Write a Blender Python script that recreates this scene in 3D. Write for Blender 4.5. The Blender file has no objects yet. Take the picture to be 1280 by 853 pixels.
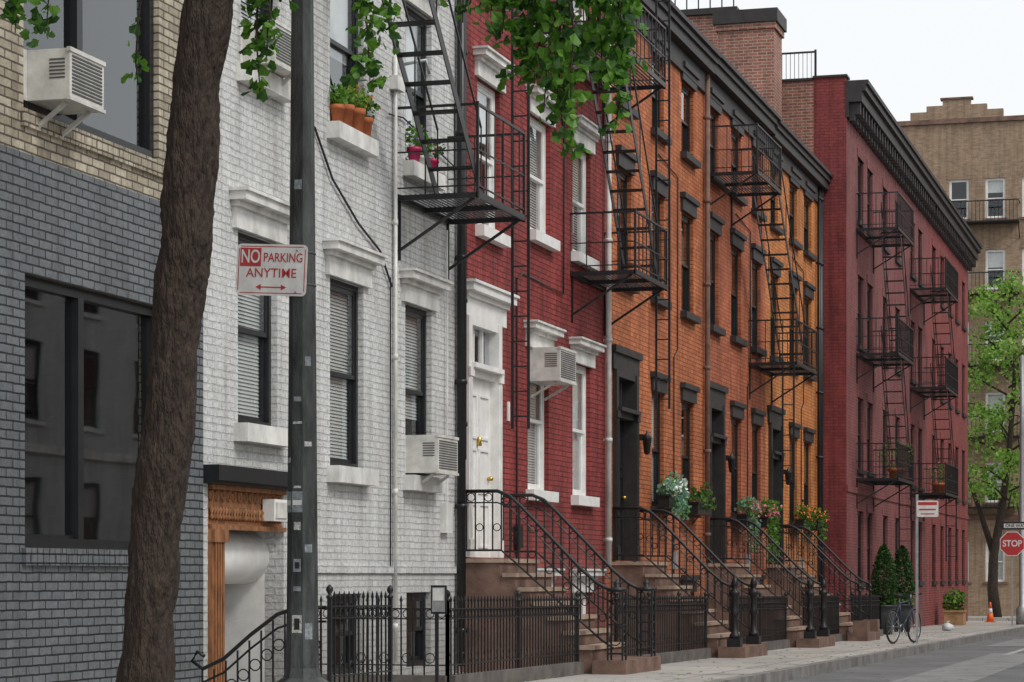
import bpy, math, random
from mathutils import Vector, Matrix, noise
R=random.Random(7)
TH=math.radians(16.02)
def g(x): return -0.0076*(x-30)

# ------------------------------------------------------------ builder
class MB:
    def __init__(s): s.v=[];s.f=[];s.mi=[];s.ms=[];s.smooth=[]
    def m(s,mat):
        if mat not in s.ms: s.ms.append(mat)
        return s.ms.index(mat)
    def add(s,vs,fs,mat,smooth=False):
        o=len(s.v); s.v+= [tuple(v) for v in vs]; k=s.m(mat)
        for f in fs: s.f.append([i+o for i in f]); s.mi.append(k); s.smooth.append(smooth)
    def quad(s,a,b,c,d,mat): s.add([a,b,c,d],[(0,1,2,3)],mat)
    def box(s,x0,x1,y0,y1,z0,z1,mat):
        if x0>x1:x0,x1=x1,x0
        if y0>y1:y0,y1=y1,y0
        if z0>z1:z0,z1=z1,z0
        s.add([(x0,y0,z0),(x1,y0,z0),(x1,y1,z0),(x0,y1,z0),(x0,y0,z1),(x1,y0,z1),(x1,y1,z1),(x0,y1,z1)],
          [(0,3,2,1),(4,5,6,7),(0,1,5,4),(1,2,6,5),(2,3,7,6),(3,0,4,7)],mat)
    def bar(s,p,q,w,h,mat):
        p=Vector(p);q=Vector(q);d=(q-p)
        if d.length<1e-6:return
        d.normalize(); up=Vector((0,0,1))
        if abs(d.z)>.98: up=Vector((1,0,0))
        a=d.cross(up).normalized()*w/2; b=d.cross(a).normalized()*h/2
        vs=[p-a-b,p+a-b,p+a+b,p-a+b,q-a-b,q+a-b,q+a+b,q-a+b]
        s.add(vs,[(3,2,1,0),(4,5,6,7),(0,1,5,4),(1,2,6,5),(2,3,7,6),(3,0,4,7)],mat)
    def tube(s,pts,r,mat,n=6,closed=False,lump=0):
        pts=[Vector(p) for p in pts];N=len(pts)
        rs=r if isinstance(r,(list,tuple)) else [r]*N
        vs=[];fs=[]
        ref=None
        for i,p in enumerate(pts):
            if closed: t=pts[(i+1)%N]-pts[i-1]
            else: t=pts[min(i+1,N-1)]-pts[max(i-1,0)]
            t.normalize()
            if ref is None:
                ref=Vector((0,0,1)) if abs(t.z)<.9 else Vector((1,0,0))
            a=(ref-t*ref.dot(t)).normalized(); b=t.cross(a); ref=a
            for j in range(n):
                an=2*math.pi*j/n
                dv=a*math.cos(an)+b*math.sin(an)
                rr=rs[i]
                if lump:
                    q=p+dv*rs[i]; rr*=1+lump*noise.noise(q*3)+lump*.55*noise.noise(Vector((q.x*24,q.y*24,q.z*8)))+lump*.4*noise.noise(Vector((q.x*50,q.y*50,q.z*24)))
                vs.append(p+dv*rr)
        M=N if closed else N-1
        for i in range(M):
            for j in range(n):
                i2=(i+1)%N
                fs.append((i*n+j,i*n+(j+1)%n,i2*n+(j+1)%n,i2*n+j))
        if not closed: fs+= [tuple(range(n))[::-1],tuple((N-1)*n+j for j in range(n))]
        s.add(vs,fs,mat,n>5)
    def ring(s,c,rad,r,mat,ax='y',n=12,m=4):
        pts=[]
        for i in range(n):
            a=2*math.pi*i/n
            u,v=rad*math.cos(a),rad*math.sin(a)
            pts.append((c[0]+u,c[1],c[2]+v) if ax=='y' else ((c[0],c[1]+u,c[2]+v) if ax=='x' else (c[0]+u,c[1]+v,c[2])))
        s.tube(pts,r,mat,n=m,closed=True)
    def lathe(s,cx,cy,z,prof,mat,n=12,smooth=True):
        vs=[];fs=[]
        for r,h in prof:
            for j in range(n):
                a=2*math.pi*j/n+math.pi/n
                vs.append((cx+r*math.cos(a),cy+r*math.sin(a),z+h))
        for i in range(len(prof)-1):
            for j in range(n): fs.append((i*n+j,i*n+(j+1)%n,(i+1)*n+(j+1)%n,(i+1)*n+j))
        fs+= [tuple(range(n))[::-1],tuple((len(prof)-1)*n+j for j in range(n))]
        s.add(vs,fs,mat,smooth)
    def obj(s,name,parent=None):
        me=bpy.data.meshes.new(name); me.from_pydata(s.v,[],s.f)
        for m in s.ms: me.materials.append(m)
        me.polygons.foreach_set('material_index',s.mi)
        me.polygons.foreach_set('use_smooth',s.smooth)
        me.update()
        o=bpy.data.objects.new(name,me); bpy.context.scene.collection.objects.link(o)
        if parent: o.parent=parent
        return o
def empty(name,loc=(0,0,0),rz=0):
    e=bpy.data.objects.new(name,None); bpy.context.scene.collection.objects.link(e)
    e.location=loc; e.rotation_euler=(0,0,rz); e.empty_display_size=.3; return e

# ------------------------------------------------------------ materials
def newmat(name):
    m=bpy.data.materials.new(name); m.use_nodes=True; nt=m.node_tree; nt.nodes.clear()
    out=nt.nodes.new('ShaderNodeOutputMaterial'); b=nt.nodes.new('ShaderNodeBsdfPrincipled')
    nt.links.new(b.outputs[0],out.inputs[0]); return m,nt,b
def N(nt,t,**k):
    n=nt.nodes.new(t)
    for a,v in k.items(): setattr(n,a,v)
    return n
def noi(nt,vec,scale,detail=3,rough=.6):
    n=N(nt,'ShaderNodeTexNoise'); n.inputs['Scale'].default_value=scale; n.inputs['Detail'].default_value=detail
    n.inputs['Roughness'].default_value=rough
    if vec is not None: nt.links.new(vec,n.inputs['Vector'])
    return n.outputs['Fac']
def ramp(nt,f,p0,p1,c0,c1):
    r=N(nt,'ShaderNodeValToRGB'); r.color_ramp.elements[0].position=p0; r.color_ramp.elements[1].position=p1
    if not isinstance(c0,tuple): c0=(c0,c0,c0)
    if not isinstance(c1,tuple): c1=(c1,c1,c1)
    r.color_ramp.elements[0].color=(*c0,1); r.color_ramp.elements[1].color=(*c1,1)
    nt.links.new(f,r.inputs[0]); return r.outputs[0]
def mixc(nt,a,b,fac,mode='MIX'):
    n=N(nt,'ShaderNodeMix',data_type='RGBA',blend_type=mode)
    for sock,v in ((n.inputs[0],fac),(n.inputs[6],a),(n.inputs[7],b)):
        if hasattr(v,'is_linked'): nt.links.new(v,sock)
        elif isinstance(v,tuple): sock.default_value=(*v,1)
        else: sock.default_value=v
    return n.outputs[2]
def plain(name,col,rough=.6,var=.2,scale=6,bump=.15,metal=0,spec=.4,bscale=40,stretch=None,bd=.01,det=3):
    m,nt,b=newmat(name); tc=N(nt,'ShaderNodeTexCoord'); co=tc.outputs['Object']
    if stretch:
        mp=N(nt,'ShaderNodeMapping'); mp.inputs['Scale'].default_value=stretch; nt.links.new(co,mp.inputs[0]); co=mp.outputs[0]
    f=noi(nt,co,scale,det)
    c0=tuple(c*(1-var) for c in col); c1=tuple(min(1,c*(1+var*.6)) for c in col)
    nt.links.new(ramp(nt,f,.3,.7,c0,c1),b.inputs['Base Color'])
    b.inputs['Roughness'].default_value=rough; b.inputs['Metallic'].default_value=metal
    b.inputs['Specular IOR Level'].default_value=spec
    if bump:
        bp=N(nt,'ShaderNodeBump'); bp.inputs['Strength'].default_value=bump; bp.inputs['Distance'].default_value=bd
        nt.links.new(noi(nt,co,bscale,2),bp.inputs['Height']); nt.links.new(bp.outputs[0],b.inputs['Normal'])
    return m
def brick(name,c1,c2,mortar,dirt=(.75,1.0),dirtcol=None,spot=None,bw=.215,rh=.072,ms=.008,bump=.6,rough=.75,spotth=.68,distort=.006,low=None,streak=.8,fade=None):
    m,nt,b=newmat(name); tc=N(nt,'ShaderNodeTexCoord'); L=nt.links
    sp=N(nt,'ShaderNodeSeparateXYZ'); L.new(tc.outputs['Object'],sp.inputs[0])
    sn=N(nt,'ShaderNodeSeparateXYZ'); L.new(tc.outputs['Normal'],sn.inputs[0])
    ab=N(nt,'ShaderNodeMath',operation='ABSOLUTE'); L.new(sn.outputs[0],ab.inputs[0])
    gt=N(nt,'ShaderNodeMath',operation='GREATER_THAN'); L.new(ab.outputs[0],gt.inputs[0]); gt.inputs[1].default_value=.5
    mx=N(nt,'ShaderNodeMix',data_type='FLOAT'); L.new(gt.outputs[0],mx.inputs[0]); L.new(sp.outputs[0],mx.inputs[2]); L.new(sp.outputs[1],mx.inputs[3])
    cb=N(nt,'ShaderNodeCombineXYZ'); L.new(mx.outputs[0],cb.inputs[0]); L.new(sp.outputs[2],cb.inputs[1])
    nz=N(nt,'ShaderNodeTexNoise'); nz.inputs['Scale'].default_value=9; nz.inputs['Detail'].default_value=2; L.new(cb.outputs[0],nz.inputs['Vector'])
    sc=N(nt,'ShaderNodeVectorMath',operation='MULTIPLY_ADD'); L.new(nz.outputs['Color'],sc.inputs[0]); sc.inputs[1].default_value=(distort*2,)*3; L.new(cb.outputs[0],sc.inputs[2])
    br=N(nt,'ShaderNodeTexBrick'); L.new(sc.outputs[0],br.inputs['Vector'])
    br.inputs['Scale'].default_value=1; br.inputs['Brick Width'].default_value=bw; br.inputs['Row Height'].default_value=rh
    br.inputs['Mortar Size'].default_value=ms; br.inputs['Mortar Smooth'].default_value=.35; br.inputs['Bias'].default_value=0
    br.inputs['Color1'].default_value=(*c1,1); br.inputs['Color2'].default_value=(*c2,1); br.inputs['Mortar'].default_value=(*mortar,1)
    col=br.outputs['Color']
    mp=N(nt,'ShaderNodeMapping'); mp.inputs['Scale'].default_value=(1.3,1.3,.55); L.new(tc.outputs['Object'],mp.inputs[0])
    d=noi(nt,mp.outputs[0],1.1,5,.7)
    if fade is not None:
        fd=noi(nt,cb.outputs[0],1.7,4,.75)
        col=mixc(nt,col,tuple((p*.6+q*.4) for p,q in zip(c1,c2)),ramp(nt,fd,.46,.62,0.,fade))
    if dirtcol: dc=ramp(nt,d,.35,.62,dirtcol,(dirt[1],)*3)
    else: dc=ramp(nt,d,.33,.65,dirt[0],dirt[1])
    col=mixc(nt,col,dc,1.0,'MULTIPLY')
    mp2=N(nt,'ShaderNodeMapping'); mp2.inputs['Scale'].default_value=(5,5,.28); L.new(tc.outputs['Object'],mp2.inputs[0])
    col=mixc(nt,col,ramp(nt,noi(nt,mp2.outputs[0],1.3,3,.6),.36,.54,streak,1.02),1.0,'MULTIPLY')
    f2=noi(nt,cb.outputs[0],22,3,.75)
    col=mixc(nt,col,ramp(nt,f2,.3,.7,.76,1.12),1.0,'MULTIPLY')
    if spot:
        s2=noi(nt,cb.outputs[0],3.2,5,.76)
        col=mixc(nt,col,spot,ramp(nt,s2,spotth,spotth+.02,0.,1.))
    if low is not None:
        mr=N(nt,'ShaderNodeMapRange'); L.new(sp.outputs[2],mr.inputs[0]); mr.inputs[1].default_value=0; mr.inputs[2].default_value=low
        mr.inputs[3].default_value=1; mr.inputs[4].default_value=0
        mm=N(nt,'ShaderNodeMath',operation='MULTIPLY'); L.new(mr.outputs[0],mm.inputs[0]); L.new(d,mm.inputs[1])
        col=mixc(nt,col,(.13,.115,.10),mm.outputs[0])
    L.new(col,b.inputs['Base Color']); b.inputs['Roughness'].default_value=rough; b.inputs['Specular IOR Level'].default_value=.35
    h=N(nt,'ShaderNodeMath',operation='MULTIPLY_ADD'); L.new(br.outputs['Fac'],h.inputs[0]); h.inputs[1].default_value=-1.0
    L.new(f2,h.inputs[2])
    bp=N(nt,'ShaderNodeBump'); bp.inputs['Strength'].default_value=bump; bp.inputs['Distance'].default_value=.014
    L.new(h.outputs[0],bp.inputs['Height']); L.new(bp.outputs[0],b.inputs['Normal'])
    return m
def leafmat(name,c1,c2):
    m,nt,b=newmat(name); L=nt.links
    ri=N(nt,'ShaderNodeTexCoord'); f=noi(nt,ri.outputs['Object'],9,1)
    c=ramp(nt,f,.35,.65,c1,c2); L.new(c,b.inputs['Base Color']); b.inputs['Roughness'].default_value=.45
    tr=N(nt,'ShaderNodeBsdfTranslucent'); L.new(c,tr.inputs[0])
    mx=N(nt,'ShaderNodeMixShader'); mx.inputs[0].default_value=.45; L.new(b.outputs[0],mx.inputs[1]); L.new(tr.outputs[0],mx.inputs[2])
    L.new(mx.outputs[0],nt.nodes['Material Output'].inputs[0]); return m
def glassmat():
    # thin pane: reflectance rises towards grazing angles, the same from both sides
    m,nt,b=newmat('window_glass'); nt.nodes.remove(b); L=nt.links
    tc=N(nt,'ShaderNodeTexCoord'); bp=N(nt,'ShaderNodeBump'); bp.inputs['Strength'].default_value=.05; bp.inputs['Distance'].default_value=.02
    L.new(noi(nt,tc.outputs['Object'],1.4,1),bp.inputs['Height'])
    lw=N(nt,'ShaderNodeLayerWeight'); lw.inputs[0].default_value=.5
    pw=N(nt,'ShaderNodeMath',operation='POWER'); L.new(lw.outputs['Facing'],pw.inputs[0]); pw.inputs[1].default_value=3.2
    ma=N(nt,'ShaderNodeMath',operation='MULTIPLY_ADD'); L.new(pw.outputs[0],ma.inputs[0]); ma.inputs[1].default_value=.85; ma.inputs[2].default_value=.07
    gl=N(nt,'ShaderNodeBsdfGlossy'); gl.inputs['Roughness'].default_value=.02; gl.inputs[0].default_value=(.9,.94,.97,1); L.new(bp.outputs[0],gl.inputs['Normal'])
    tr=N(nt,'ShaderNodeBsdfTransparent'); tr.inputs[0].default_value=(.88,.91,.91,1)
    mx=N(nt,'ShaderNodeMixShader'); L.new(ma.outputs[0],mx.inputs[0]); L.new(tr.outputs[0],mx.inputs[1]); L.new(gl.outputs[0],mx.inputs[2])
    L.new(mx.outputs[0],nt.nodes['Material Output'].inputs[0]); return m
GLASS=glassmat()
WHITE=plain('white_paint',(.80,.79,.77),.5,.13,5,.2)
CREAMTRIM=plain('aged_white_paint',(.70,.69,.66),.6,.34,4,.35,stretch=(1,1,.6),det=5)
IRON=plain('black_iron',(.017,.017,.019),.42,.4,20,0)
BLACKP=plain('black_paint',(.016,.017,.019),.35,.3,5,0)
DTRIM=plain('dark_trim_stone',(.035,.031,.031),.55,.35,5,.2)
BROWN=plain('brownstone',(.19,.115,.088),.8,.45,4,.5,det=5)
BROWN2=plain('brownstone_light',(.38,.28,.21),.8,.4,4,.5,det=5)
CURB=plain('fence_curb_stone',(.13,.115,.105),.85,.45,4,.5,det=5)
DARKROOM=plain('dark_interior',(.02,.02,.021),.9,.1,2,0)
BLIND=plain('blind_slat',(.70,.70,.68),.5,.08,2,0)
CURT=plain('curtain_cloth',(.70,.70,.68),.9,.12,9,0)
TERRA=plain('terracotta',(.50,.15,.06),.8,.25,12,.2)
ACM=plain('ac_shell',(.62,.61,.57),.5,.28,5,.1,det=5)
ACD=plain('ac_grille',(.08,.08,.08),.6,.2,8,0)
WOOD=plain('carved_wood',(.30,.13,.055),.6,.55,9,.5,bscale=60,stretch=(2,2,.5),det=5)
STEEL=plain('galvanised_steel',(.36,.37,.38),.45,.2,10,0,metal=.4)
POLEM=plain('weathered_pole',(.065,.07,.07),.5,.8,4,.5,stretch=(3,3,.7),det=8)
ROOF=plain('roof_tar',(.06,.06,.06),.9)
BRONZE=plain('brass',(.6,.4,.1),.3,.1,metal=.9)
SIGNW=plain('sign_white',(.72,.71,.69),.4,.2,9,0,det=5)
SIGNR=plain('sign_red',(.48,.035,.035),.4,.15,8,0)
PINK=plain('pink_flower',(.75,.22,.28),.6,.3,bump=0); PURP=plain('purple_flower',(.35,.2,.55),.6,.3,bump=0); ORF=plain('orange_flower',(.8,.25,.04),.6,.3,bump=0); WF=plain('white_flower',(.8,.8,.78),.6,.1,bump=0)
PINKPOT=plain('pink_pot',(.5,.02,.12),.4,.1)
POTD=plain('dark_planter',(.05,.055,.06),.5,.2)
WOODP=plain('wood_planter',(.4,.24,.12),.7,.3)
CONE=plain('cone_orange',(.8,.15,.03),.5,.1)
BAG=plain('plastic_bag',(.6,.6,.6),.35,.1)
RUB=plain('rubber',(.02,.02,.02),.7,.1)
LEAF1=leafmat('leaf_green',(.06,.17,.015),(.15,.34,.035))
LEAF2=leafmat('leaf_dark',(.018,.065,.012),(.05,.15,.02))
LEAF3=leafmat('leaf_spring',(.20,.38,.06),(.36,.54,.12))
LEAF4=leafmat('leaf_bluegreen',(.14,.36,.26),(.32,.52,.38))
CYP=leafmat('cypress_foliage',(.015,.06,.012),(.05,.14,.025))
BR_GREY=brick('grey_painted_brick',(.140,.153,.166),(.172,.185,.197),(.018,.02,.022),(.8,1.05),bump=.5,ms=.009,rough=.5,streak=.83)
BR_CREAM=brick('cream_brick',(.62,.55,.43),(.37,.315,.235),(.12,.10,.08),(.73,1.0),ms=.009,streak=.8)
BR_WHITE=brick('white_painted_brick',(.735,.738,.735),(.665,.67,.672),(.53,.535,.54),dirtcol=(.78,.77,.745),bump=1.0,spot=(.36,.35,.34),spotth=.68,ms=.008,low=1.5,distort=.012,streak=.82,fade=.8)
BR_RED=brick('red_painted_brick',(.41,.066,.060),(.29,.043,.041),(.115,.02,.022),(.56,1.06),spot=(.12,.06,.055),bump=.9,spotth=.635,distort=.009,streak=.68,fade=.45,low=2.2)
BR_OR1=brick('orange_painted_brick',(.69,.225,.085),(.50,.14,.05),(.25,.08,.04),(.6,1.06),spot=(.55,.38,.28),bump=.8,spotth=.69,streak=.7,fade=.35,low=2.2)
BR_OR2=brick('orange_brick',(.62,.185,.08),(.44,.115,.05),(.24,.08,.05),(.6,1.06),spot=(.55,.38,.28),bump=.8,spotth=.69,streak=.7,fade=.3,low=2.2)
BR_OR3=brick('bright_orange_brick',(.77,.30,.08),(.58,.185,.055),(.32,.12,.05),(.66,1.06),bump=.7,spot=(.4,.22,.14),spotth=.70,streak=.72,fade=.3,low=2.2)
BR_DR=brick('crimson_painted_brick',(.30,.062,.06),(.24,.046,.047),(.13,.026,.03),(.66,1.05),bump=.7,ms=.007,spot=(.13,.05,.05),streak=.75,fade=.5)
BR_DR1=brick('mauve_painted_brick',(.31,.105,.10),(.24,.078,.078),(.13,.048,.05),(.62,1.05),bump=.7,ms=.007,spot=(.16,.08,.075),streak=.73,fade=.4)
BR_DR2=brick('maroon_brick',(.35,.09,.082),(.27,.064,.06),(.14,.038,.036),(.66,1.05),bump=.6,streak=.75,fade=.3)
BR_RAW=brick('bare_red_brick',(.42,.17,.12),(.25,.095,.07),(.44,.35,.29),(.7,1.05),bump=.6,ms=.012)
BR_TAN=brick('tan_brick',(.44,.31,.21),(.32,.215,.14),(.34,.27,.2),(.74,1.0),bump=.3)

def groundmat(name,col,var,joint=None,crack=True,scale=.5):
    m,nt,b=newmat(name); L=nt.links; tc=N(nt,'ShaderNodeTexCoord')
    f=noi(nt,tc.outputs['Object'],scale,5,.7); f2=noi(nt,tc.outputs['Object'],60,2,.8)
    col1=ramp(nt,f,.3,.7,tuple(c*(1-var) for c in col),tuple(c*(1+var) for c in col))
    col1=mixc(nt,col1,ramp(nt,f2,.3,.7,.75,1.2),1.,'MULTIPLY')
    if joint:
        br=N(nt,'ShaderNodeTexBrick'); br.offset=0; L.new(tc.outputs['Object'],br.inputs['Vector']); br.inputs['Scale'].default_value=1
        br.inputs['Brick Width'].default_value=joint; br.inputs['Row Height'].default_value=joint; br.inputs['Mortar Size'].default_value=.015
        br.inputs['Color1'].default_value=(1,1,1,1); br.inputs['Color2'].default_value=(.82,.82,.82,1); br.inputs['Mortar'].default_value=(.35,.35,.35,1)
        col1=mixc(nt,col1,br.outputs['Color'],1.,'MULTIPLY')
    if crack:
        vo=N(nt,'ShaderNodeTexVoronoi',feature='DISTANCE_TO_EDGE'); vo.inputs['Scale'].default_value=.45; 
        nz=N(nt,'ShaderNodeTexNoise'); nz.inputs['Scale'].default_value=1.5; L.new(tc.outputs['Object'],nz.inputs[0])
        va=N(nt,'ShaderNodeVectorMath',operation='ADD'); L.new(tc.outputs['Object'],va.inputs[0]); L.new(nz.outputs['Color'],va.inputs[1]); L.new(va.outputs[0],vo.inputs['Vector'])
        col1=mixc(nt,(.03,.03,.03),col1,ramp(nt,vo.outputs['Distance'],.002,.012,0.35,1.))
    L.new(col1,b.inputs['Base Color']); b.inputs['Roughness'].default_value=.85
    bp=N(nt,'ShaderNodeBump'); bp.inputs['Strength'].default_value=.4; bp.inputs['Distance'].default_value=.01; L.new(f2,bp.inputs['Height']); L.new(bp.outputs[0],b.inputs['Normal'])
    return m
CONC=groundmat('sidewalk_concrete',(.43,.405,.37),.25,joint=1.5)
ASPH=groundmat('asphalt',(.14,.14,.142),.3)
PATCH=groundmat('asphalt_patch',(.22,.22,.22),.25,scale=1.5)
KERB=plain('kerb_granite',(.22,.21,.2),.8,.4,3,.4)
GRND=groundmat('ground_dirt',(.08,.075,.07),.2,crack=False)
MARK=groundmat('road_paint',(.34,.34,.33),.45,scale=5)

# ------------------------------------------------------------ generic wall
def wall(mb,x0,x1,z0,z1,y,ops,mat,rev=.2,revmat=None):
    xs=sorted(set([x0,x1]+[o[0] for o in ops]+[o[1] for o in ops])); zs=sorted(set([z0,z1]+[o[2] for o in ops]+[o[3] for o in ops]))
    xs=[x for x in xs if x0<=x<=x1]; zs=[z for z in zs if z0<=z<=z1]
    for i in range(len(xs)-1):
        for j in range(len(zs)-1):
            cx=(xs[i]+xs[i+1])/2; cz=(zs[j]+zs[j+1])/2
            if any(o[0]<cx<o[1] and o[2]<cz<o[3] for o in ops): continue
            mb.quad((xs[i],y,zs[j]),(xs[i+1],y,zs[j]),(xs[i+1],y,zs[j+1]),(xs[i],y,zs[j+1]),mat)
    rm=revmat or mat
    for o in ops:
        a,b,c,d=o[:4]; r=y+rev
        mb.quad((a,y,c),(a,r,c),(a,r,d),(a,y,d),rm); mb.quad((b,r,c),(b,y,c),(b,y,d),(b,r,d),rm)
        mb.quad((a,y,d),(a,r,d),(b,r,d),(b,y,d),rm); mb.quad((a,r,c),(a,y,c),(b,y,c),(b,r,c),rm)
def shell(mb,x0,x1,y,depth,zt,mat,roof=True):
    x0+=.004;x1-=.004
    mb.quad((x0,y+depth,-1.5),(x0,y,-1.5),(x0,y,zt),(x0,y+depth,zt),mat); mb.quad((x1,y,-1.5),(x1,y+depth,-1.5),(x1,y+depth,zt),(x1,y,zt),mat)
    mb.quad((x1,y+depth,-1.5),(x0,y+depth,-1.5),(x0,y+depth,zt),(x1,y+depth,zt),mat)
    mb.quad((x0,y,zt-.02),(x1,y,zt-.02),(x1,y+depth,zt-.02),(x0,y+depth,zt-.02),ROOF)
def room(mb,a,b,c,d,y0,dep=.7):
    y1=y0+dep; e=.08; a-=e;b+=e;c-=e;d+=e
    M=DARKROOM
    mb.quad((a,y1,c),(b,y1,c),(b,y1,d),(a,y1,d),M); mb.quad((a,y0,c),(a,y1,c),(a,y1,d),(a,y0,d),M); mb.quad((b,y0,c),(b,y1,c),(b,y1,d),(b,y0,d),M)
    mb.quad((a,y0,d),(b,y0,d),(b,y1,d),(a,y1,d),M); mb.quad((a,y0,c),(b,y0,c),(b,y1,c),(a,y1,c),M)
def window(mb,a,b,c,d,y,fr=BLACKP,inner=None,kind='',panes=1):
    """double hung sash window set back in its opening"""
    inner=inner or fr
    Y=y+.065; w=.06
    mb.box(a,a+w,Y,Y+.12,c,d,fr); mb.box(b-w,b,Y,Y+.12,c,d,fr); mb.box(a+w,b-w,Y,Y+.12,d-w,d,fr); mb.box(a+w,b-w,Y-.01,Y+.12,c,c+w,fr)
    mid=(c+d)/2
    for (z0,z1,yy) in ((mid-.02,d-w,Y+.012),(c+w,mid+.02,Y+.045)):
        t=.045; A=a+w;B=b-w
        mb.box(A,A+t,yy,yy+.03,z0,z1,inner); mb.box(B-t,B,yy,yy+.03,z0,z1,inner); mb.box(A+t,B-t,yy,yy+.03,z1-t,z1,inner); mb.box(A+t,B-t,yy,yy+.03,z0,z0+t,inner)
        mb.quad((A+t,yy+.012,z0+t),(B-t,yy+.012,z0+t),(B-t,yy+.012,z1-t),(A+t,yy+.012,z1-t),GLASS)
        for p in range(1,panes):
            X=A+(B-A)*p/panes; mb.box(X-.012,X+.012,yy+.002,yy+.026,z0+t,z1-t,inner)
        if panes>1:
            zz=(z0+z1)/2; mb.box(A+t,B-t,yy+.004,yy+.024,zz-.012,zz+.012,inner)
    yb=Y+.095
    def slats(zb):
        z=d-w
        while z>zb:
            mb.quad((a+w,yb-.010,z-.035),(b-w,yb-.010,z-.035),(b-w,yb+.006,z),(a+w,yb+.006,z),BLIND); z-=.036
    if kind=='blind': slats(c+.1+R.random()*.1)
    elif kind=='halfblind': slats(mid-.1-R.random()*.3)
    elif kind=='shade':
        zz=d-(d-c)*(.35+.4*R.random()); mb.quad((a+w,yb,zz),(b-w,yb,zz),(b-w,yb,d),(a+w,yb,d),CURT)
    elif kind=='curtain':
        n=14
        for side in (0,1):
            x0=a+w if side==0 else b-w; dx=(b-a)*.36*(1 if side==0 else -1)
            pts=[(x0+dx*i/n,yb+.012+.012*math.sin(i*1.9)) for i in range(n+1)]
            for i in range(n): mb.quad((pts[i][0],pts[i][1],c),(pts[i+1][0],pts[i+1][1],c),(pts[i+1][0],pts[i+1][1],d),(pts[i][0],pts[i][1],d),CURT)
    room(mb,a,b,c,d,y+.2)
def crown(mb,a,b,z,y,mat,e=.12,h=.34):
    mb.box(a-e,b+e,y-.05,y+.02,z,z+h*.55,mat)
    mb.box(a-e-.02,b+e+.02,y-.09,y+.015,z+h*.55,z+h*.7,mat)
    mb.box(a-e-.07,b+e+.07,y-.17,y+.01,z+h*.7,z+h*.92,mat)
    mb.box(a-e-.09,b+e+.09,y-.20,y+.005,z+h*.92,z+h,mat)
def sill(mb,a,b,z,y,mat,e=.1,h=.14,p=.12): mb.box(a-e,b+e,y-p,y+.075,z-h,z+.002,mat)
def hood(mb,a,b,z,y,mat,e=.08,h=.3):
    mb.box(a-e,b+e,y-.05,y+.02,z,z+h*.7,mat); mb.box(a-e-.04,b+e+.04,y-.10,y+.015,z+h*.7,z+h,mat)
def paneldoor(mb,a,b,c,d,y,mat,npan=3):
    mb.box(a,b,y,y+.05,c,d,mat)
    H=(d-c-.2)/npan; mid=(a+b)/2
    for k in range(npan):
        for (p,q) in ((a+.1,mid-.05),(mid+.05,b-.1)):
            z0=c+.12+k*H; z1=z0+H-.12
            for (x0,x1,w0,w1) in ((p,q,z0,z0+.03),(p,q,z1-.03,z1),(p,p+.03,z0+.03,z1-.03),(q-.03,q,z0+.03,z1-.03)):
                mb.box(x0,x1,y-.02,y+.01,w0,w1,mat)
def doorway(mb,a,b,c,d,y,mat,dmat,rec=.35):
    t=.15
    mb.box(a,a+t,y-.07,y+rec+.02,c,d,mat); mb.box(b-t,b,y-.07,y+rec+.02,c,d,mat); mb.box(a+t,b-t,y-.05,y+rec,d-.1,d,mat)
    zt=d-.6
    mb.box(a+t,b-t,y-.03,y+rec,zt-.12,zt,mat); mb.box(a+t-.05,b-t+.05,y-.13,y,zt-.03,zt+.03,mat)
    mb.quad((a+t,y+rec*.6,zt),(b-t,y+rec*.6,zt),(b-t,y+rec*.6,d-.1),(a+t,y+rec*.6,d-.1),GLASS)
    for k in (1,2):
        X=a+t+(b-a-2*t)*k/3; mb.box(X-.02,X+.02,y+rec*.6-.03,y+rec*.6+.02,zt,d-.1,mat)
    for sx in (a+t*.5,b-t*.5):
        for k in (-.035,0,.035): mb.box(sx+k-.008,sx+k+.008,y-.082,y-.07,c+.25,zt-.15,mat)
        mb.box(sx-.08,sx+.08,y-.09,y-.07,c,c+.22,mat); mb.box(sx-.085,sx+.085,y-.095,y-.07,zt-.14,zt-.03,mat)
    paneldoor(mb,a+t,b-t,c,zt-.12,y+rec-.05,dmat)
    mb.lathe(b-t-.12,y+rec-.09,c+1.0,[(.01,-.03),(.035,-.02),(.04,0),(.035,.02),(.01,.03)],BRONZE,8)
    mb.lathe((a+b)/2,y+rec-.08,c+1.45,[(.01,-.06),(.035,-.05),(.025,0),(.035,.05),(.01,.06)],BRONZE,8)
    room(mb,a,b,c,d,y+max(rec,.2))
def pipe(name,x,y,z0,z1,r,mat,parent):
    mb=MB(); mb.tube([(x,y,z0),(x,y,z1)],r,mat,8)
    z=z0+.4
    while z<z1: mb.lathe(x,y,z,[(r*1.3,0),(r*1.35,.03),(r*1.3,.06)],mat,8); mb.box(x-.01,x+.01,y,0.02,z+.01,z+.05,mat); z+=1.5
    return mb.obj(name,parent)

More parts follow.
